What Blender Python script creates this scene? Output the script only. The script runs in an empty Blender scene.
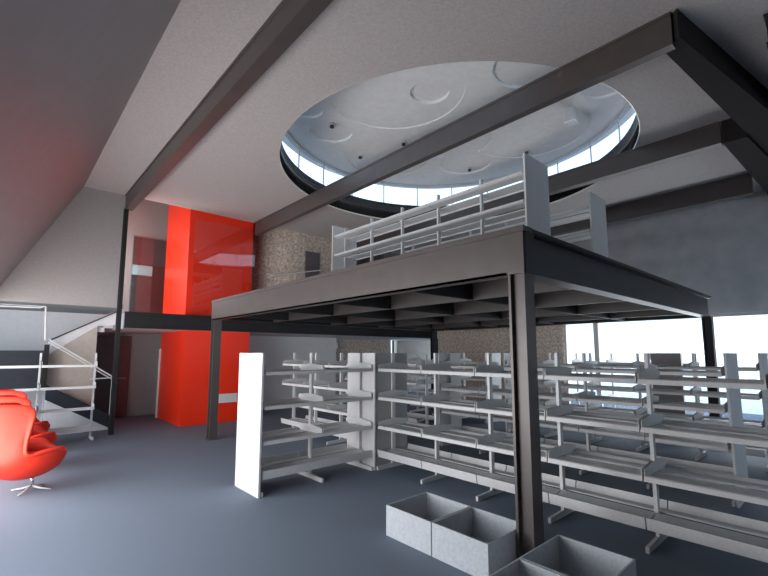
import bpy, bmesh, math, random
from mathutils import Vector, Matrix
PI = math.pi
random.seed(7)
SC = bpy.context.scene
COL = SC.collection

# ------------------------------------------------------------------ materials
def mat(name, col, rough=.6, metal=0., spec=.5, noise=0., scale=40., bump=0., col2=None, detail=4.):
    m = bpy.data.materials.new(name); m.use_nodes = True
    nt = m.node_tree; b = nt.nodes['Principled BSDF']
    b.inputs['Roughness'].default_value = rough
    b.inputs['Metallic'].default_value = metal
    b.inputs['Specular IOR Level'].default_value = spec
    c1 = tuple(max(0, c*(1-noise)) for c in col)+(1,)
    c2 = tuple(min(1, c*(1+noise)) for c in (col2 or col))+(1,)
    tc = nt.nodes.new('ShaderNodeTexCoord')
    n = nt.nodes.new('ShaderNodeTexNoise'); n.inputs['Scale'].default_value = scale; n.inputs['Detail'].default_value = detail
    nt.links.new(tc.outputs['Object'], n.inputs['Vector'])
    r = nt.nodes.new('ShaderNodeValToRGB')
    r.color_ramp.elements[0].position = .3; r.color_ramp.elements[1].position = .7
    r.color_ramp.elements[0].color = c1; r.color_ramp.elements[1].color = c2
    nt.links.new(n.outputs['Fac'], r.inputs['Fac']); nt.links.new(r.outputs['Color'], b.inputs['Base Color'])
    if bump:
        bp = nt.nodes.new('ShaderNodeBump'); bp.inputs['Strength'].default_value = bump; bp.inputs['Distance'].default_value = .01
        nt.links.new(n.outputs['Fac'], bp.inputs['Height']); nt.links.new(bp.outputs['Normal'], b.inputs['Normal'])
    return m

def glass(name, tint=(.97, .98, .98), gloss=.08):
    m = bpy.data.materials.new(name); m.use_nodes = True
    nt = m.node_tree; nt.nodes.clear()
    o = nt.nodes.new('ShaderNodeOutputMaterial'); mx = nt.nodes.new('ShaderNodeMixShader')
    t = nt.nodes.new('ShaderNodeBsdfTransparent'); t.inputs['Color'].default_value = tint+(1,)
    g = nt.nodes.new('ShaderNodeBsdfGlossy'); g.inputs['Roughness'].default_value = .02
    mx.inputs['Fac'].default_value = gloss
    nt.links.new(t.outputs[0], mx.inputs[1]); nt.links.new(g.outputs[0], mx.inputs[2]); nt.links.new(mx.outputs[0], o.inputs['Surface'])
    return m

M = dict(
    carpet=mat('blue grey carpet', (.175, .212, .268), .75, spec=.3, noise=.10, scale=260, bump=.05),
    plaster=mat('grey ceiling plaster', (.49, .455, .45), .85, noise=.10, scale=34, detail=8),
    slope=mat('grey sloped panel', (.33, .305, .31), .42, spec=.5, noise=.05, scale=6),
    wall=mat('grey wall paint', (.40, .375, .365), .85, noise=.05, scale=20),
    walldark=mat('mid grey wall paint', (.68, .685, .70), .85, noise=.08, scale=3),
    wallwhite=mat('white wall paint', (.78, .78, .79), .8, noise=.03, scale=12),
    beige=mat('beige wall paint', (.55, .485, .43), .85, noise=.05, scale=12),
    soffit=mat('grey green soffit', (.25, .275, .27), .8, noise=.05, scale=8),
    concrete=mat('speckled brown concrete', (.52, .42, .35), .9, noise=.34, scale=17, bump=.3, col2=(.60, .51, .44), detail=10),
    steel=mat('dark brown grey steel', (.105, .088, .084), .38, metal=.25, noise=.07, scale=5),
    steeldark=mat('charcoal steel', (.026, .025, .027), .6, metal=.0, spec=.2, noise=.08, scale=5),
    steelsideshade=mat('side shade steel', (.036, .035, .041), .45, metal=.1, spec=.4, noise=.07, scale=5),  # mezzanine steel with the shade of its unlit side put into the colour
    steelbeamshade=mat('beam shade steel', (.030, .025, .025), .8, spec=.12, noise=.07, scale=5),  # beam steel darkened to keep the upper right beams in shade
    joist=mat('joist shade steel', (.046, .038, .036), .5, metal=.1, noise=.07, scale=5),  # same steel, darkened for the shade under the mezzanine deck
    navy=mat('dark navy panel', (.022, .027, .04), .6, noise=.08, scale=6),
    red=mat('glossy red panel', (1.0, .036, .006), .30, spec=.5, noise=.02, scale=3),
    chair=mat('red upholstery', (.85, .04, .018), .5, spec=.35, noise=.05, scale=90, bump=.03),
    shelf=mat('off white shelf metal', (.68, .68, .685), .5, spec=.4, noise=.07, scale=60),
    shelfgrey=mat('light grey bracket metal', (.52, .52, .525), .5, spec=.4, noise=.06, scale=60),
    panel=mat('white laminate panel', (.66, .66, .67), .5, noise=.04, scale=50),
    panelgrey=mat('grey laminate panel', (.72, .72, .72), .55, noise=.06, scale=60),
    panelmid=mat('mid grey laminate panel', (.42, .42, .43), .55, noise=.06, scale=60),
    box=mat('pale grey crate board', (.50, .53, .56), .7, noise=.10, scale=45),
    roofdisc=mat('pale roof lining', (.80, .79, .78), .75, noise=.04, scale=9),
    drum=mat('black drum lining', (.03, .03, .033), .22, spec=.6, noise=.1, scale=4),
    brass=mat('pale rim trim', (.80, .76, .68), .3, metal=.4, noise=.04, scale=10),
    chrome=mat('brushed aluminium', (.62, .62, .64), .25, metal=.9, noise=.05, scale=80),
    whitepaint=mat('white painted tube', (.85, .85, .86), .4, noise=.02, scale=30),
    cyan=mat('pale turquoise panel', (.42, .72, .74), .6, noise=.04, scale=20),
    teal=mat('dark teal panel', (.075, .095, .10), .3, noise=.1, scale=5),
    maroon=mat('dark maroon panel', (.16, .06, .055), .35, noise=.1, scale=5),
    grape=mat('dark grey violet panel', (.13, .11, .12), .4, noise=.08, scale=5),
    fixture=mat('black fixture', (.03, .03, .03), .4, noise=.05, scale=30),
    terrace=mat('pale terrace paving', (.9, .88, .86), .9, noise=.05, scale=3),
    glass=glass('clear window glass', gloss=.06),
    pane=glass('partition glass', (.96, .96, .96), .055),
)

# ------------------------------------------------------------------ mesh helpers
class MB:
    def __init__(s): s.bm = bmesh.new()
    def poly(s, pts, faces):
        v = [s.bm.verts.new(p) for p in pts]
        for f in faces:
            try: s.bm.faces.new([v[i] for i in f])
            except ValueError: pass
        return s
    def box(s, x0, y0, z0, x1, y1, z1):
        x0, x1 = sorted((x0, x1)); y0, y1 = sorted((y0, y1)); z0, z1 = sorted((z0, z1))
        p = [(x0, y0, z0), (x1, y0, z0), (x1, y1, z0), (x0, y1, z0), (x0, y0, z1), (x1, y0, z1), (x1, y1, z1), (x0, y1, z1)]
        return s.poly(p, [(0, 3, 2, 1), (4, 5, 6, 7), (0, 1, 5, 4), (1, 2, 6, 5), (2, 3, 7, 6), (3, 0, 4, 7)])
    def prism(s, outline, axis, a, b):
        # outline of (u,w) extruded along axis 'x' (u=y,w=z), 'y' (u=x,w=z) or 'z' (u=x,w=y)
        f = {'x': lambda u, w, t: (t, u, w), 'y': lambda u, w, t: (u, t, w), 'z': lambda u, w, t: (u, w, t)}[axis]
        n = len(outline)
        p = [f(u, w, a) for u, w in outline]+[f(u, w, b) for u, w in outline]
        return s.poly(p, [tuple(range(n))[::-1], tuple(range(n, 2*n))]+[(i, (i+1) % n, n+(i+1) % n, n+i) for i in range(n)])
    def tube(s, pts, r, n=10, closed=False):
        pts = [Vector(p) for p in pts]; N = len(pts); rings = []
        for i, p in enumerate(pts):
            if closed: d = pts[(i+1) % N]-pts[i-1]
            else: d = (pts[min(i+1, N-1)]-pts[max(i-1, 0)])
            d.normalize()
            up = Vector((0, 0, 1)) if abs(d.z) < .95 else Vector((1, 0, 0))
            a = d.cross(up).normalized(); b = a.cross(d).normalized()
            rr = r[i] if isinstance(r, (list, tuple)) else r
            rings.append([s.bm.verts.new(p+a*rr*math.cos(2*PI*k/n)+b*rr*math.sin(2*PI*k/n)) for k in range(n)])
        for i in range(N if closed else N-1):
            A, B = rings[i], rings[(i+1) % N]
            for k in range(n): s.bm.faces.new((A[k], A[(k+1) % n], B[(k+1) % n], B[k]))
        if not closed:
            s.bm.faces.new(rings[0][::-1]); s.bm.faces.new(rings[-1])
        return s
    def ring(s, cx, cy, profile, n=96):
        # closed (r,z) profile swept round a vertical axis
        R = [[s.bm.verts.new((cx+r*math.cos(2*PI*i/n), cy+r*math.sin(2*PI*i/n), z)) for r, z in profile] for i in range(n)]
        m = len(profile)
        for i in range(n):
            A, B = R[i], R[(i+1) % n]
            for k in range(m): s.bm.faces.new((A[k], B[k], B[(k+1) % m], A[(k+1) % m]))
        return s
    def cyl(s, cx, cy, z0, z1, r0, r1=None, n=24):
        r1 = r0 if r1 is None else r1
        A = [s.bm.verts.new((cx+r0*math.cos(2*PI*i/n), cy+r0*math.sin(2*PI*i/n), z0)) for i in range(n)]
        B = [s.bm.verts.new((cx+r1*math.cos(2*PI*i/n), cy+r1*math.sin(2*PI*i/n), z1)) for i in range(n)]
        s.bm.faces.new(A[::-1]); s.bm.faces.new(B)
        for i in range(n): s.bm.faces.new((A[i], A[(i+1) % n], B[(i+1) % n], B[i]))
        return s
    def mesh(s, name, smooth=False, bevel=0):
        bmesh.ops.recalc_face_normals(s.bm, faces=s.bm.faces)
        if bevel:
            bmesh.ops.bevel(s.bm, geom=list(s.bm.edges), offset=bevel, segments=1, affect='EDGES', clamp_overlap=True)
        me = bpy.data.meshes.new(name); s.bm.to_mesh(me); s.bm.free()
        if smooth:
            for p in me.polygons: p.use_smooth = True
        return me
    def build(s, name, m, parent=None, smooth=False, bevel=0):
        return link(name, s.mesh(name, smooth, bevel), m, parent)

def link(name, me, m, parent=None):
    if not me.materials: me.materials.append(m)
    o = bpy.data.objects.new(name, me); COL.objects.link(o)
    if parent: o.parent = parent
    return o
def tag(o, label=None, cat=None, group=None, kind=None):
    if label: o['label'] = label
    if cat: o['category'] = cat
    if group: o['group'] = group
    if kind: o['kind'] = kind
    return o
def empty(name, loc=(0, 0, 0), rz=0, label=None, cat=None, group=None, kind=None):
    o = bpy.data.objects.new(name, None); COL.objects.link(o); o.location = loc; o.rotation_euler.z = rz
    o.empty_display_size = .1
    return tag(o, label, cat, group, kind)
def struct(name, mb, m, label, cat, parent=None, smooth=False):
    o = mb.build(name, m, parent, smooth)
    return tag(o, label, cat, kind='structure')
def copy_tree(o, parent=None):
    c = o.copy(); COL.objects.link(c)
    if parent: c.parent = parent
    for ch in list(o.children): copy_tree(ch, c)
    return c

# ------------------------------------------------------------------ the shell
CZ = 5.05          # ceiling
OX, OY, OR = 6.1, 4.95, 3.12   # round roof light
struct('floor', MB().box(-4.2, -4.2, -.2, 15.4, 13.4, 0), M['carpet'], 'blue grey carpet floor running under all the shelving', 'floor')

def holed_ceiling():
    x0, y0, x1, y1 = 1.07, -4.2, 15.4, 10.39
    ang = sorted([2*PI*i/120 for i in range(120)]+[math.atan2(y-OY, x-OX) % (2*PI) for x in (x0, x1) for y in (y0, y1)])
    mb = MB(); n = len(ang); P = []
    for z in (CZ, CZ+.2):
        for a in ang:
            c, s_ = math.cos(a), math.sin(a)
            P.append((OX+OR*c, OY+OR*s_, z))
        for a in ang:
            c, s_ = math.cos(a), math.sin(a)
            t = min(((x1-OX)/c if c > 1e-9 else (x0-OX)/c if c < -1e-9 else 1e9), ((y1-OY)/s_ if s_ > 1e-9 else (y0-OY)/s_ if s_ < -1e-9 else 1e9))
            P.append((OX+t*c, OY+t*s_, z))
    F = []
    for i in range(n):
        j = (i+1) % n
        F += [(i, n+i, n+j, j), (2*n+i, 2*n+j, 3*n+j, 3*n+i), (i, j, 2*n+j, 2*n+i), (n+i, 3*n+i, 3*n+j, n+j)]
    return mb.poly(P, F)
struct('ceiling', holed_ceiling(), M['plaster'], 'speckled grey flat ceiling pierced by the round roof light', 'ceiling')
struct('wall_left', MB().prism([(1.07, CZ), (-.18, 2.6), (-.3, 2.66), (.95, CZ+.12), (1.07, CZ+.12)], 'y', -4.2, 10.39), M['slope'],
       'smooth grey wall leaning outward up to the ceiling edge at the left', 'wall')
struct('ceiling.001', MB().box(-1.0, -4.2, 2.6, -.19, 9.7, 2.7).box(-4.2, 9.7, 2.6, -.19, 13.4, 2.7).box(-.19, 10.56, 2.6, 1.95, 13.0, 2.7), M['soffit'], 'low grey soffit over the stairs at the far left', 'ceiling')
UZ = 6.4           # the strip over the gallery is taller
struct('ceiling.002', MB().box(.9, 10.24, UZ, 15.4, 13.4, UZ+.15).box(.9, 10.24, CZ+.21, 15.4, 10.38, UZ-.001), M['plaster'], 'higher ceiling over the gallery behind the red tower', 'ceiling')
struct('wall_back.007', MB().box(1.5, 10.56, CZ+.0, 1.65, 13.0, UZ), M['wall'], 'upper side wall of the gallery', 'wall')
struct('wall_back', MB().prism([(-4.2, 2.60), (1.83, 2.60), (1.83, CZ), (1.07, CZ), (-4.2, CZ)], 'y', 10.40, 10.55), M['wall'],
       'grey upper wall left of the slim steel post', 'wall')
struct('wall_back.001', MB().box(-4.2, 13.0, 0, 11.55, 13.2, UZ), M['wall'], 'grey end wall behind the red tower', 'wall')
struct('wall_right', MB().box(11.7, -4.2, 2.5, 11.95, 10.38, CZ).box(11.7, 10.381, 2.5, 11.95, 13.0, UZ), M['walldark'], 'plain grey upper wall above the bright glazing', 'wall')
struct('wall_right.001', MB().box(11.7, 5.55, 0, 11.95, 10.1, 2.5), M['concrete'], 'speckled brown concrete wall under the mezzanine at the far side', 'wall')
struct('wall_right.002', MB().box(11.7, -4.2, 0, 11.95, .9, 2.5), M['walldark'], 'grey lower wall at the near end of the right glazing', 'wall')
struct('wall_left.001', MB().box(-.95, -4.2, 0, -.75, 2.6, 2.6), M['walldark'], 'grey low wall left of the viewpoint', 'wall')
struct('wall_front', MB().box(-4.2, -4.4, 0, 5.0, -4.2, CZ).box(5.0, -4.4, 0, 11.0, -4.2, .9).box(5.0, -4.4, 2.6, 11.0, -4.2, CZ).box(11.0, -4.4, 0, 12.0, -4.2, CZ), M['wall'], 'grey wall behind the viewpoint', 'wall')
struct('wall_far', MB().box(12.45, 13.0, 0, 15.2, 13.2, 2.6).box(11.55, 13.0, 2.5, 15.2, 13.2, UZ).box(11.93, 13.0, 0, 12.09, 13.2, 2.5).box(11.95, 9.8, 0, 15.4, 10.0, 2.6),
       M['beige'], 'beige far corner wall between two narrow bright window slits', 'wall')
struct('floor.001', MB().box(1.96, 10.27, 2.17, 15.2, 13.0, 2.5), M['walldark'], 'upper gallery floor slab beyond the steel edge beam', 'floor')
struct('floor.003', MB().box(-30, -30, -.15, -4.21, 20, -.05), M['terrace'], 'pale paved terrace outside the left glazing', 'terrace')
struct('floor.002', MB().box(11.96, -30, -.15, 45, 9.5, -.05), M['terrace'], 'pale paved terrace outside the right glazing', 'terrace')
# speckled pier and round-cornered block of concrete
struct('wall_back.002', MB().box(8.62, 12.4, 0, 11.45, 12.98, 2.165), M['concrete'], 'speckled concrete pier under the gallery', 'wall')
out = [(4.95, 12.6), (4.95, 12.0)]
out += [(6.3-1.35*math.cos(a), 11.75-1.35*math.sin(a)) for a in [PI/2*i/10 for i in range(1, 11)]]
out += [(7.38, 10.4), (7.38, 12.6)]
struct('wall_back.003', MB().prism(out, 'z', 2.5, UZ), M['concrete'], 'round-cornered speckled concrete block on the gallery beside the red tower', 'wall')
struct('wall_back.004', MB().box(4.78, 12.0, 0, 8.6, 12.2, 2.165), M['wallwhite'], 'plain grey wall under the gallery right of the red tower', 'wall')
struct('trim_1', MB().box(4.78, 11.9, 1.80, 8.6, 11.995, 1.99), M['wallwhite'], 'pale horizontal bulkhead strip on the grey wall under the gallery', 'trim')

# windows ------------------------------------------------------------
w = empty('window_1', (0, 0, 0), label='full height bright glazing along the right wall', cat='window', kind='structure')
fr = MB()
for y, h in ((.95, .03), (4.66, .06), (5.49, .03)): fr.box(11.74, y-h, 0, 11.84, y+h, 2.5)
fr.box(11.74, .95, 0, 11.84, 5.52, .05); fr.box(11.74, .95, 2.44, 11.84, 5.52, 2.5)
fr.build('window_frame', M['shelfgrey'], w)
MB().box(11.78, .98, .05, 11.79, 5.49, 2.44).build('glass_pane', M['glass'], w)
w = empty('added_window_8', (0, 0, 0), label='wide unseen window added in the wall behind the viewpoint for its light', cat='window', kind='structure')  # unseen window, added to lighten the faces turned toward it
MB().box(5.0, -4.32, .9, 5.06, -4.26, 2.6).box(10.94, -4.32, .9, 11.0, -4.26, 2.6).box(7.97, -4.32, .9, 8.03, -4.26, 2.6).build('window_frame', M['steeldark'], w)
MB().box(5.06, -4.30, .9, 10.94, -4.29, 2.6).build('glass_pane', M['glass'], w)
w = empty('window_2', (0, 0, 0), label='long low glazing beneath the soffit at the left', cat='window', kind='structure')
fr = MB()
for i in range(6): fr.box(-.86, 2.64+1.37*i-.03, 0, -.76, 2.64+1.37*i+.03, 2.6)
fr.build('window_frame', M['steeldark'], w)
MB().box(-.82, 2.66, 0, -.81, 9.5, 2.6).build('glass_pane', M['glass'], w)
w = empty('window_3', (0, 0, 0), label='narrow bright window slits in the far corner under the gallery', cat='window', kind='structure')
MB().box(11.56, 13.08, 0, 11.92, 13.09, 2.5).build('glass_pane', M['glass'], w)
MB().box(12.10, 13.08, 0, 12.44, 13.09, 2.5).build('glass_pane', M['glass'], w)
MB().box(15.21, 10.0, 0, 15.22, 13.0, 2.17).build('glass_pane', M['glass'], w)  # unseen side pane added to let sky light onto the beige wall
MB().box(12.26, 13.04, 0, 12.30, 13.12, 2.5).build('mullion', M['steeldark'], w)
# dark interior opening on the gallery
w = empty('window_4', (0, 0, 0), label='dark glazed opening high on the wall left of the red tower', cat='window', kind='structure')
MB().box(2.53, 12.93, 3.75, 2.72, 12.99, 4.80).build('dark_panel', M['maroon'], w)
MB().box(2.72, 12.93, 4.05, 3.50, 12.99, 4.80).build('dark_panel', M['grape'], w)
MB().box(2.53, 12.92, 3.75, 3.02, 12.99, 4.02).build('pale_panel', M['cyan'], w)
MB().box(2.53, 12.93, 2.5, 3.02, 12.99, 3.73).build('dark_panel', M['teal'], w)
MB().box(3.02, 12.93, 2.5, 3.50, 12.99, 4.05).build('dark_panel', M['maroon'], w)
MB().box(2.50, 12.90, 2.5, 3.53, 12.915, 4.83).build('glass_pane', M['pane'], w)
w = empty('added_window_6', (0, 0, 0), label='unseen gallery side glazing added beyond the slim post for the tower fill light', cat='window', kind='structure')  # pane added out of view, in front of the tower fill lamp
MB().box(1.60, 10.56, 2.72, 1.61, 12.98, CZ-.02).build('glass_pane', M['glass'], w)
MB().box(1.58, 11.72, 2.72, 1.63, 11.78, CZ-.02).build('mullion', M['steeldark'], w)
d = empty('door_1', (0, 0, 0), label='dark glazed door beneath the gallery behind the slim post', cat='door', kind='structure')
MB().box(1.82, 12.93, .02, 2.38, 12.99, 2.1).build('door_panel', M['teal'], d)
MB().box(2.38, 12.93, .02, 2.62, 12.99, 2.1).build('side_panel', M['maroon'], d)
MB().tube([(2.3, 12.86, 1.0), (2.55, 12.86, 1.0)], .02).build('door_handle', M['chrome'], d)
d = empty('door_2', (0, 0, 0), label='small dark doorway in the speckled concrete block on the gallery', cat='door', kind='structure')
MB().box(6.34, 10.36, 2.5, 6.80, 10.395, 4.55).build('door_panel', M['grape'], d)

# roof light -----------------------------------------------------------
RZ = 6.1
sk = empty('window_5', (OX, OY, CZ), label='large round roof light with black drum and bright clerestory ring', cat='roof light', kind='structure')
def loc(mb): bmesh.ops.translate(mb.bm, vec=(-OX, -OY, -CZ), verts=mb.bm.verts); return mb
loc(MB().ring(OX, OY, [(OR-.006, CZ+.03), (OR-.006, 5.5), (OR+.25, 5.5), (OR+.25, CZ+.21), (OR-.001, CZ+.21)], 120)).build('drum', M['drum'], sk, True)
loc(MB().ring(OX, OY, [(OR-.010, CZ-.004), (OR-.010, CZ+.028), (OR-.001, CZ+.028), (OR-.001, CZ-.004)], 120)).build('rim', M['brass'], sk)
loc(MB().ring(OX, OY, [(OR+.12, 5.5), (OR+.12, RZ), (OR+.13, RZ), (OR+.13, 5.5)], 120)).build('clerestory_glass', M['glass'], sk, True)
loc(MB().ring(OX, OY, [(OR+.07, RZ-.04), (OR+.07, RZ), (OR+.16, RZ), (OR+.16, RZ-.04)], 120)).build('head_ring', M['shelfgrey'], sk)
for i in range(22):
    a = 2*PI*(i+.3)/22; c, s_ = math.cos(a), math.sin(a)
    mb = MB()
    mb.tube([(OX+(OR+.1)*c, OY+(OR+.1)*s_, 5.5), (OX+(OR+.1)*c, OY+(OR+.1)*s_, RZ)], .016, 6)
    loc(mb).build('mullion', M['shelfgrey'], sk)
disc = loc(MB().cyl(OX, OY, RZ, RZ+.25, OR+.35, n=128)).build('roof_disc', M['roofdisc'], sk)
coffers = [(4.75, 5.0, 1.2, .02), (5.22, 4.62, .34, .075), (5.85, 3.05, .6, .05), (5.85, 2.62, .42, .08), (7.68, 4.15, 1.15, .02),
           (7.25, 2.52, .36, .05), (3.92, 6.45, .28, .05), (4.7, 6.83, .43, .05), (6.4, 6.95, .93, .02), (6.9, 5.4, .75, .05), (7.9, 5.9, .6, .045)]
for cx, cy, r, dp in coffers:
    cut = loc(MB().cyl(cx, cy, RZ-.1, RZ+dp, r, n=72)).build('coffer_cut', M['roofdisc'])
    cut.location = (OX, OY, CZ)
    md = disc.modifiers.new('cut', 'BOOLEAN'); md.operation = 'DIFFERENCE'; md.object = cut; md.solver = 'EXACT'
    bpy.context.view_layer.update()
    me = bpy.data.meshes.new_from_object(disc.evaluated_get(bpy.context.evaluated_depsgraph_get()))
    disc.modifiers.clear(); old = disc.data; disc.data = me; bpy.data.meshes.remove(old)
    cm = cut.data; bpy.data.objects.remove(cut); bpy.data.meshes.remove(cm)
disc.data.materials.clear(); disc.data.materials.append(M['roofdisc'])
spot_txt = ['near the left rim', 'above the middle of the long steel beam', 'above the far shelves', 'left of centre by the wide coffer', 'toward the right rim']
for i, (x, y) in enumerate([(4.55, 6.58), (5.8, 7.25), (8.2, 6.0), (6.1, 6.15), (8.4, 4.6)]):
    t = empty('ceiling_spotlight', (x, y, RZ), label='small black spotlight on the roof light lining, '+spot_txt[i], cat='spotlight', group='spotlights in the round roof light')
    MB().cyl(0, 0, -.015, .03, .05).build('mount', M['shelfgrey'], t)
    MB().cyl(0, 0, -.055, -.015, .045, .035).build('lamp_can', M['fixture'], t)
t = empty('duct_stub', (7.5, 3.2, RZ), label='short grey square stub hanging from the roof light lining at right', cat='duct')
MB().box(-.07, -.07, -.25, .07, .07, .02).build('duct', M['shelfgrey'], t)
MB().box(-.09, -.09, -.27, .09, .09, -.25).build('collar', M['wallwhite'], t)

# ------------------------------------------------------------------ steelwork
def ibeam(mb, axis, c, z0, z1, a, b, wd=.16, tf=.03, tw=.05):
    h = wd/2; q = tw/2
    o = [(c-h, z0), (c+h, z0), (c+h, z0+tf), (c+q, z0+tf), (c+q, z1-tf), (c+h, z1-tf), (c+h, z1), (c-h, z1), (c-h, z1-tf), (c-q, z1-tf), (c-q, z0+tf), (c-h, z0+tf)]
    return mb.prism(o, axis, a, b)
def beam(label, axis, c, a, b, z0=4.72, z1=CZ, wd=.16, m='steel'):
    o = ibeam(MB(), axis, c, z0, z1, a, b, wd, .03, wd-.03).build('ceiling_beam', M[m]); tag(o, label, 'beam', 'steel beams under the ceiling'); return o
beam('dark steel ceiling beam at left running to the slim post', 'y', 1.88, -4.2, 10.36)
beam('long dark steel ceiling beam crossing under the roof light to the red tower', 'y', 4.805, 1.0, 10.33, z0=4.70, wd=.11)
beam('dark steel ceiling beam behind the mezzanine shelf end panel', 'y', 7.75, 1.12, 12.98)
beam('dark steel ceiling beam nearest the grey right wall', 'y', 10.45, 1.12, 12.98, z0=4.66)
# the beam at the right runs slightly askew to the grid
o = MB().prism([(4.752, .94), (7.18, .525), (11.69, -.25), (11.69, .42), (4.912, 1.10)], 'z', 4.74, CZ-.001).build('ceiling_beam', M['steelbeamshade'])
tag(o, 'dark steel ceiling beam at upper right meeting the long beam at a corner', 'beam', 'steel beams under the ceiling')
o = MB().prism([(7.68, .83), (11.69, .45), (11.69, .92), (7.68, 1.10)], 'z', 4.70, CZ-.002).build('ceiling_beam', M['steelbeamshade'])
tag(o, 'dark ceiling beam doubling the upper right beam beyond its crossing', 'beam', 'steel beams under the ceiling')
beam('short dark ceiling beam in the extreme top right corner', 'x', .30, 5.5, 7.6, m='steeldark')
o = MB().box(1.80, 10.36, 0, 1.89, 10.395, CZ-.33).box(1.81, 10.30, 0, 1.88, 10.36, CZ-.33).build('steel_post', M['steeldark']); tag(o, 'slim dark steel post from floor to ceiling left of the red tower', 'post')
g = empty('gallery_beam', (1.92, 10.2, 2.17), label='dark steel edge beam of the gallery passing before the red tower', cat='beam')
ibeam(MB(), 'x', 0, 0, .34, 0, 9.7, .12).build('beam', M['steeldark'], g)
o = MB().box(11.70, 10.11, 0, 11.85, 10.26, 2.165).build('steel_post', M['steeldark']); tag(o, 'dark steel post at the far end of the concrete wall under the gallery', 'post')

# red tower
t = empty('red_tower', (3.17, 10.36, 0), label='tall glossy red tower rising from floor to ceiling', cat='tower')
MB().box(0, .035, 0, 1.58, 1.9, UZ-.002).build('shaft', M['red'], t)
MB().box(.72, .005, .46, 1.3, .034, .67).build('sign_plate', M['wallwhite'], t)['label'] = 'white horizontal plate'
MB().box(-.035, 1.86, 0, -.001, 1.9, 1.75).build('edge_trim', M['wallwhite'], t)['label'] = 'white vertical edge strip'

# partition glass over the gallery edge
t = empty('glass_partition', (1.92, 10.28, 2.515), label='clear glass partition standing on the gallery edge before the red tower', cat='glass partition')
MB().box(1.34, 0, .0, 2.85, .012, 2.3).build('glass_pane', M['pane'], t)
o = MB().tube([(5.09, 10.2, 3.70), (5.25, 10.2, 3.68), (6.75, 10.2, 4.02)], .018, 8).build('handrail', M['whitepaint']); tag(o, 'thin white handrail before the speckled concrete block', 'handrail')
MB().tube([(6.6, 10.2, 3.985), (6.6, 10.39, 3.985)], .012, 6).build('bracket', M['whitepaint'], o)
MB().tube([(5.3, 10.2, 3.69), (5.3, 10.6, 3.69)], .012, 6).build('bracket', M['whitepaint'], o)

# ------------------------------------------------------------------ mezzanine
MX0, MX1, MY0, MY1, MT, MBm = 3.12, 9.75, 1.77, 8.6, 2.69, 2.30
mz = empty('steel_mezzanine', (MX0, MY0, 0), label='free standing dark steel mezzanine carrying the upper shelves', cat='mezzanine')
def mzp(mb, name, m, label=None):
    bmesh.ops.translate(mb.bm, vec=(-MX0, -MY0, 0), verts=mb.bm.verts)
    o = mb.build(name, m, mz)
    if label: o['label'] = label
    return o
mzp(MB().box(MX0+.01, MY0+.01, 2.645, MX1-.01, MY1-.01, MT-.001), 'deck', M['steeldark'])
mzp(MB().box(MX0-.012, MY0-.012, MT-.045, MX0+.14, MY1, MT), 'deck_edge', M['steel'])
mzp(MB().box(MX0, MY0+.001, MBm, MX0+.02, MY1, MT-.046).box(MX0, MY0+.16, MBm, MX0+.13, MY1, MBm+.02), 'edge_beam', M['steel'])
mzp(ibeam(MB(), 'x', MY0+.08, MBm, MT, MX0+.17, MX1, .16, .028, .03), 'edge_beam', M['steelsideshade'])
mzp(MB().box(MX0+.021, MY0-.006, MBm, MX0+.17, MY0+.16, MT-.046), 'corner_plate', M['steelsideshade'])
mzp(ibeam(MB(), 'x', MY1-.08, MBm, MT-.045, MX0+.15, MX1, .16, .028, .03), 'edge_beam', M['steeldark'])
mzp(ibeam(MB(), 'y', MX1-.08, MBm, MT-.045, MY0+.17, MY1-.17, .16, .028, .03), 'edge_beam', M['steeldark'])
for x in (4.40, 5.90, 7.40, 8.80): mzp(MB().box(x-.02, MY0+.17, MBm+.01, x+.02, MY1-.17, 2.644), 'joist', M['joist'])
for y in (3.22, 4.72, 6.22, 7.80):
    for xa, xb in ((MX0+.03, 4.379), (4.421, 5.879), (5.921, 7.379), (7.421, 8.779), (8.821, MX1-.17)):
        mzp(MB().box(xa, y-.02, MBm+.012, xb, y+.02, 2.644), 'joist', M['steeldark'])  # charcoal here paints in the shade on sides turned from the light
for (x, y, nm) in ((MX0, MY0, 0), (MX0, MY1-.16, 0), (MX1-.15, MY0, 0), (MX1-.15, MY1-.16, 0)):
    mb = MB()
    mb.box(x, y, 0, x+.15, y+.022, MBm).box(x, y+.128, 0, x+.15, y+.15, MBm).box(x+.04, y+.022, 0, x+.06, y+.128, MBm)
    mb.box(x-.03, y-.012, 0, x+.18, y+.162, .012)
    mzp(mb, 'column', M['steel'] if x < 5 else M['steeldark'])

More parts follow.
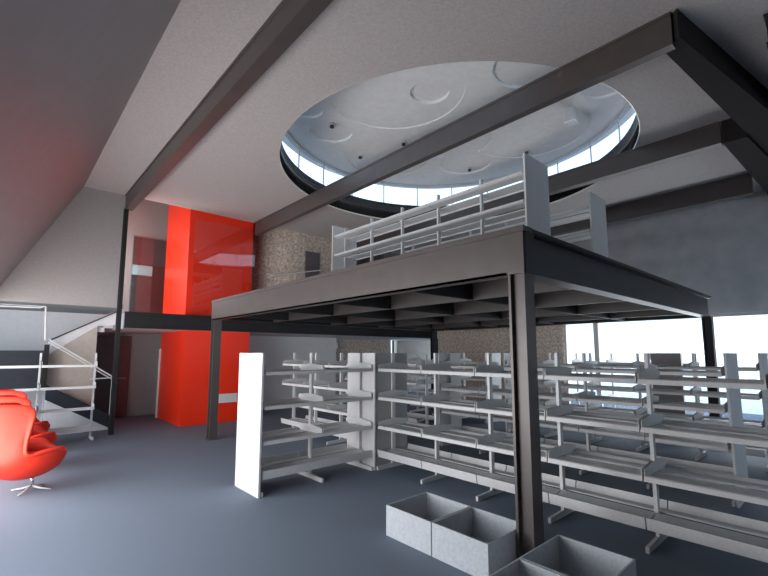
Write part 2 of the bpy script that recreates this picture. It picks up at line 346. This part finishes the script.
# ------------------------------------------------------------------ shelving
SH = 1.65
mesh_cache = {}
def upright_mesh():
    if 'u' not in mesh_cache:
        mb = MB().box(-.015, -.03, .0, .015, .03, SH)
        for k in range(30): mb.box(-.006, -.032, .2+.045*k, .006, -.029, .222+.045*k)
        mesh_cache['u'] = mb.mesh('upright'); mesh_cache['u'].materials.append(M['shelf'])
    return mesh_cache['u']
def foot_mesh(s):
    k = ('f', s)
    if k not in mesh_cache:
        mb = MB().prism([(s*.03, 0), (s*.31, 0), (s*.31, .05), (s*.03, .06)], 'x', -.014, .014)
        mesh_cache[k] = mb.mesh('foot'); mesh_cache[k].materials.append(M['shelf'])
    return mesh_cache[k]
def board_mesh(L, s, bottom):
    k = ('b', round(L, 3), s, bottom)
    if k not in mesh_cache:
        h = L/2-.006
        if bottom:   # display shelf with a tall lip that leans out
            o = [(s*.035, .075), (s*.285, .03), (s*.306, .10), (s*.314, .10), (s*.298, .0), (s*.286, .0), (s*.283, .018), (s*.035, .062)]
        else:
            o = [(s*.035, .030), (s*.235, .020), (s*.262, .040), (s*.280, .046), (s*.298, .038), (s*.307, .0), (s*.297, .0), (s*.289, .028), (s*.276, .034), (s*.264, .028), (s*.240, .008), (s*.035, .018)]
        mesh_cache[k] = MB().prism(o, 'x', -h, h).mesh('shelf_board'); mesh_cache[k].materials.append(M['shelf'])
    return mesh_cache[k]
def bracket_mesh(s):
    k = ('k', s)
    if k not in mesh_cache:
        mb = MB().prism([(s*.03, .005), (s*.29, .005), (s*.298, .085), (s*.285, .10), (s*.03, .125)], 'x', -.003, .003)
        mesh_cache[k] = mb.mesh('bracket'); mesh_cache[k].materials.append(M['shelf'])
    return mesh_cache[k]
def panel_mesh(mname):
    k = ('p', mname)
    if k not in mesh_cache:
        mb = MB().box(-.012, -.322, 0, .012, -.002, SH).box(-.012, .002, 0, .012, .322, SH).box(-.008, -.004, 0, .008, .004, SH)
        mesh_cache[k] = mb.mesh('end_panel'); mesh_cache[k].materials.append(M[mname])
    return mesh_cache[k]
LV = (.185, .575, .98, 1.385)
def shelving(loc, rz, bays, bay, label, sides=(-1, 1), levels=LV, p0=None, p1=None, group=None, brackets=True):
    """local +x runs along the row; side -1 is local -y"""
    t = empty('shelving_row', loc, rz, label, 'shelving', group)
    for i in range(bays+1):
        x = i*bay
        u = link('upright', upright_mesh(), None, t); u.location.x = x
        for s in sides:
            f = link('foot', foot_mesh(s), None, t); f.location.x = x
    for i in range(bays):
        for k, z in enumerate(levels):
            for s in sides:
                b = link('shelf_board', board_mesh(bay, s, k == 0), None, t); b.location = ((i+.5)*bay, 0, z)
                if brackets and (k > 0):
                    for e in (-1, 1):
                        br = link('bracket', bracket_mesh(s), None, b); br.location.x = e*(bay/2-.012)
    for p, x in ((p0, -.04), (p1, bays*bay+.04)):
        if p:
            o = link('end_panel', panel_mesh(p), None, t); o.location.x = x
    return t
# ground floor
shelving((2.385, 5.06, 0), 0, 2, .835, 'short white shelving row with a bright white end panel facing left', p0='panel', p1='panel')
shelving((4.432, -.38, 0), PI/2, 6, .85, 'nearest long white shelving row directly behind the front column', p1='panelmid')
shelving((6.34, 1.06, 0), PI/2, 5, .82, 'second white shelving row back, with a grey panel at each end', p0='panelgrey', p1='shelf')
shelving((8.45, 1.02, 0), PI/2, 5, .82, 'third white shelving row back, seen against the bright glazing', p0='panelgrey', p1='panelgrey')
shelving((10.75, 2.3, 0), PI/2, 3, .82, 'farthest white shelving row, beside the bright right glazing')
shelving((4.87, 5.75, 0), PI/2, 3, .86, 'white shelving row behind the short row with the white end panel')
shelving((6.9, 6.3, 0), PI/2, 3, .84, 'far white shelving row under the middle of the mezzanine')
shelving((9.05, 6.1, 0), PI/2, 3, .84, 'far white shelving row before the speckled concrete wall', p0='panelgrey')
shelving((-.25, 10.22, 0), 0, 2, .86, 'white open shelving rack at far left before the stairs', sides=(-1,))
# on the mezzanine
shelving((5.41, 2.87, MT), PI/2, 5, .875, 'front white shelving row up on the mezzanine with a tall grey end panel', p0='panelgrey', p1='panelgrey', brackets=False)
shelving((7.50, 2.87, MT), PI/2, 5, .875, 'rear white shelving row up on the mezzanine beyond the front one', p0='panelgrey', brackets=False)
# dark free-standing cabinet among the rear shelves
t = empty('display_panel', (9.62, 2.53, 0), label='dark grey free standing display panel against the bright glazing', cat='display panel')
MB().box(-.05, -.25, .06, .05, .25, 1.65).build('body', M['grape'], t, bevel=.004)
MB().box(-.12, -.27, 0, .12, .27, .06).build('plinth', M['steeldark'], t)

# ------------------------------------------------------------------ crates on the floor
def crate(x0, y0, x1, y1, label, h=.265):
    t = empty('crate', ((x0+x1)/2, (y0+y1)/2, 0), label=label, cat='crate', group='open crates on the floor by the front column')
    a, b = (x1-x0)/2, (y1-y0)/2; th = .012
    MB().box(-a, -b, 0, a, b, .012).build('base', M['box'], t)
    MB().box(-a, -b, .0121, -a+th, b, h).build('side_panel', M['box'], t)
    MB().box(a-th, -b, .0121, a, b, h).build('side_panel', M['box'], t)
    MB().box(-a+th, -b, .0121, a-th, -b+th, h).build('side_panel', M['box'], t)
    MB().box(-a+th, b-th, .0121, a-th, b, h).build('side_panel', M['box'], t)
crate(2.76, 2.49, 3.31, 3.035, 'pale open crate farthest from the front column, left of two side by side')
crate(2.76, 1.935, 3.31, 2.478, 'pale open crate touching the left side of the front column base')
crate(2.75, 1.135, 3.31, 1.675, 'pale open crate right of the front column base')
crate(2.19, 1.135, 2.74, 1.675, 'pale open crate cut by the bottom edge, left of the crate right of the column')

# ------------------------------------------------------------------ red lounge chairs
def chair_shell():
    mb = MB(); NT = 48; NS = 18; rows = []
    def zr(th):
        a = abs(math.degrees(th))
        pts = [(0, .42), (30, .46), (60, .56), (85, .55), (108, .50), (122, .97), (140, 1.05), (180, 1.08)]
        for (a0, z0), (a1, z1) in zip(pts, pts[1:]):
            if a <= a1:
                f = (a-a0)/(a1-a0); f = f*f*(3-2*f); return z0+(z1-z0)*f
        return 1.07
    for j in range(NT):
        th = 2*PI*j/NT-PI; c, s_ = math.cos(th), math.sin(th); row = []
        H = zr(th); hb = .44
        for i in range(NS+1):
            u = i/NS
            if u < .55:
                q = u/.55*PI/2; r = math.sin(q); z = .19+(min(hb, H)-.19)*(1-math.cos(q))
            else:
                v = (u-.55)/.45; z = min(hb, H)+(max(0, H-hb))*v; r = 1
            up = max(0, z-hb)/.6
            rx = .375*(1+.06*up); ry = .38*(1-.22*up*up)+.03*math.sin(min(1, up*2)*PI)
            x = r*rx*c-.10*up+(.37*up if abs(th) < 2.3 else .37*up*max(0, (PI-abs(th))/(PI-2.3))); y = r*ry*s_
            if H < hb+.2 and u > .8: # arms curl out a little
                x += .02*(u-.8)/.2*c; y += .045*(u-.8)/.2*s_
            row.append((x, y, z))
        rows.append(row)
    V = [[mb.bm.verts.new(p) for p in r[1:]] for r in rows]; c0 = mb.bm.verts.new((0, 0, .19))
    for j in range(NT):
        A, B = V[j], V[(j+1) % NT]
        mb.bm.faces.new((c0, A[0], B[0]))
        for i in range(NS-1): mb.bm.faces.new((A[i], A[i+1], B[i+1], B[i]))
    me = mb.mesh('shell', True)
    o = link('shell', me, M['chair'])
    md = o.modifiers.new('thick', 'SOLIDIFY'); md.thickness = .035; md.offset = 1
    md2 = o.modifiers.new('sub', 'SUBSURF'); md2.levels = 1; md2.render_levels = 1
    return o
def cushion():
    mb = MB(); n = 32; m = 8; rings = []
    for i in range(m+1):
        q = -PI/2+PI*i/m
        rings.append([mb.bm.verts.new((.03+.30*max(.02, math.cos(q))**.6*math.cos(2*PI*k/n), .30*max(.02, math.cos(q))**.6*math.sin(2*PI*k/n), .385+.05*math.sin(q))) for k in range(n)])
    for i in range(m):
        for k in range(n): mb.bm.faces.new((rings[i][k], rings[i][(k+1) % n], rings[i+1][(k+1) % n], rings[i+1][k]))
    mb.bm.faces.new(rings[0][::-1]); mb.bm.faces.new(rings[-1])
    return mb
ch = empty('lounge_chair', (.43, 6.85, 0), math.radians(10), 'nearest red lounge chair of the row at the left edge', 'chair', 'red lounge chairs in a row')
sh = chair_shell(); sh.parent = ch; sh.location.x = -.09
cushion().build('seat_cushion', M['chair'], ch, True).location.x = -.09
MB().tube([(0, 0, .05), (0, 0, .19)], .02, 12).build('pole', M['chrome'], ch, True)
for k in range(4):
    a = PI/4+k*PI/2; c, s_ = math.cos(a), math.sin(a)
    MB().tube([(0, 0, .055), (.11*c, .11*s_, .025), (.22*c, .22*s_, .010)], [.016, .012, .008], 8).build('leg', M['shelfgrey'], ch, True)
for i, (x, y, lab) in enumerate([(.44, 8.1, 'second red lounge chair of the row, behind the nearest one'), (.45, 9.4, 'farthest red lounge chair of the row, before the white rack')]):
    c2 = copy_tree(ch); c2.location = (x, y, 0); c2['label'] = lab

# ------------------------------------------------------------------ stairs at the back left
st = empty('staircase', (.4, 11.0, 0), label='dogleg staircase with white upper stringer behind the left rack', cat='staircase')
def stp(mb, name, m, label=None):
    bmesh.ops.translate(mb.bm, vec=(-.4, -11.0, 0), verts=mb.bm.verts)
    o = mb.build(name, m, st)
    if label: o['label'] = label
    return o
stp(MB().prism([(.78, 1.60), (1.62, 2.25), (1.95, 2.28), (1.95, 2.59), (.78, 1.92)], 'y', 11.30, 11.36), 'upper_stringer', M['wallwhite'], 'white upper stringer')
stp(MB().prism([(.78, 1.92), (1.95, 2.595), (1.95, 2.57), (.78, 1.89)], 'y', 11.27, 11.298), 'edge_strip', M['steeldark'])
mb = MB()
for k in range(7): mb.box(.78+.16*k, 11.37, 1.66+.092*k, .96+.16*k, 12.4, 1.76+.092*k)
stp(mb, 'upper_steps', M['walldark'])
stp(MB().box(-1.2, 11.02, .95, .70, 12.4, 1.05), 'landing', M['walldark'])
stp(MB().box(-1.2, 11.0, .95, .70, 11.019, 1.70), 'landing_parapet', M['navy'], 'dark navy landing parapet')
stp(MB().box(.70, 10.98, .92, .78, 11.06, 1.82), 'newel', M['steeldark'])
stp(MB().prism([(.78, 1.02), (1.95, .30), (1.95, .02), (.78, .72)], 'y', 11.0, 11.05), 'lower_stringer', M['navy'], 'dark lower stringer')
mb = MB()
for k in range(5): mb.box(.80+.22*k, 11.06, .0, 1.02+.22*k, 12.0, .86-.16*k)
stp(mb, 'lower_steps', M['wallwhite'])
mb = MB()
mb.tube([(.75, 10.95, 1.93), (1.93, 10.95, 1.12)], .014, 8)
mb.tube([(.75, 10.95, 1.87), (1.90, 10.95, 1.08)], .010, 8)
mb.tube([(1.93, 10.95, 1.12), (1.50, 10.95, 1.10)], .010, 8)
mb.tube([(1.90, 10.95, 1.1), (1.90, 10.97, .32)], .010, 8)
stp(mb, 'handrail', M['whitepaint'], 'thin white handrail')
mb = MB()
mb.tube([(-1.2, 10.95, 2.52), (.58, 10.95, 2.555), (.66, 10.95, 2.58), (.70, 10.95, 1.90)], .016, 8)
mb.tube([(-1.2, 10.95, 2.58), (.66, 10.95, 2.585)], .008, 8)
stp(mb, 'guard_rail', M['whitepaint'], 'white tubular guard rail')
stp(MB().prism([(.79, .0), (1.62, .0), (1.62, 2.245), (.79, 1.605)], 'y', 11.31, 11.36), 'side_wall', M['beige'], 'beige side wall under the upper flight')
struct('wall_back.006', MB().box(-4.0, 12.5, 0, 1.60, 12.7, 2.6).box(1.60, 12.5, 2.2, 2.2, 12.7, 2.6), M['wallwhite'], 'white wall beyond the stair landing', 'wall')

# ------------------------------------------------------------------ daylight
wd = bpy.data.worlds.new('sky'); SC.world = wd; wd.use_nodes = True
nt = wd.node_tree; bg = nt.nodes['Background']
tc = nt.nodes.new('ShaderNodeTexCoord'); sp = nt.nodes.new('ShaderNodeSeparateXYZ'); rp = nt.nodes.new('ShaderNodeValToRGB')
rp.color_ramp.elements[0].position = .0; rp.color_ramp.elements[0].color = (.68, .84, 1, 1)
rp.color_ramp.elements[1].position = .8; rp.color_ramp.elements[1].color = (.48, .70, 1, 1)
nt.links.new(tc.outputs['Generated'], sp.inputs[0]); nt.links.new(sp.outputs['Z'], rp.inputs['Fac']); nt.links.new(rp.outputs['Color'], bg.inputs['Color'])
bg.inputs['Strength'].default_value = 2.0
def daylight(name, loc, rot, sx, sy, power, col=(1, 1, 1)):
    L = bpy.data.lights.new(name, 'AREA'); L.shape = 'RECTANGLE'; L.size = sx; L.size_y = sy; L.energy = power; L.color = col
    o = bpy.data.objects.new(name, L); COL.objects.link(o); o.location = loc; o.rotation_euler = rot
    return o
# daylight outside the long low glazing at the left and the glazing at the right
daylight('daylight_left', (-1.05, 4.0, 1.3), (0, -PI/2-math.radians(25), 0), 2.4, 3.0, 150, (1, .965, .95))
daylight('daylight_left_far', (-1.05, 7.4, 1.3), (0, -PI/2-math.radians(22), math.radians(8)), 2.4, 3.8, 235, (1, .95, .92))
daylight('tower_fill', (1.35, 11.8, 3.9), (0, -PI/2, 0), 2.0, 2.0, 55, (1, .95, .92))  # added lamp out of view, brightens the red tower's left face
daylight('daylight_right', (12.3, 3.2, 1.3), (0, PI/2+math.radians(20), 0), 2.2, 4.5, 130, (.97, .98, 1))

# ------------------------------------------------------------------ camera
cd = bpy.data.cameras.new('camera'); cam = bpy.data.objects.new('camera', cd); COL.objects.link(cam)
cd.sensor_fit = 'HORIZONTAL'; cd.sensor_width = 36; cd.lens = 427/768*36
cd.shift_y = 17/768
cam.location = (0, 0, 1.65)
cam.rotation_euler = (PI/2+math.atan2(48, 427), 0, -math.radians(42.0))
cd.clip_start = .05
SC.camera = cam
SC.view_settings.view_transform = 'Standard'; SC.view_settings.look = 'None'
SC.view_settings.gamma = 1; SC.view_settings.use_curve_mapping = False
SC.view_settings.exposure = 0.3
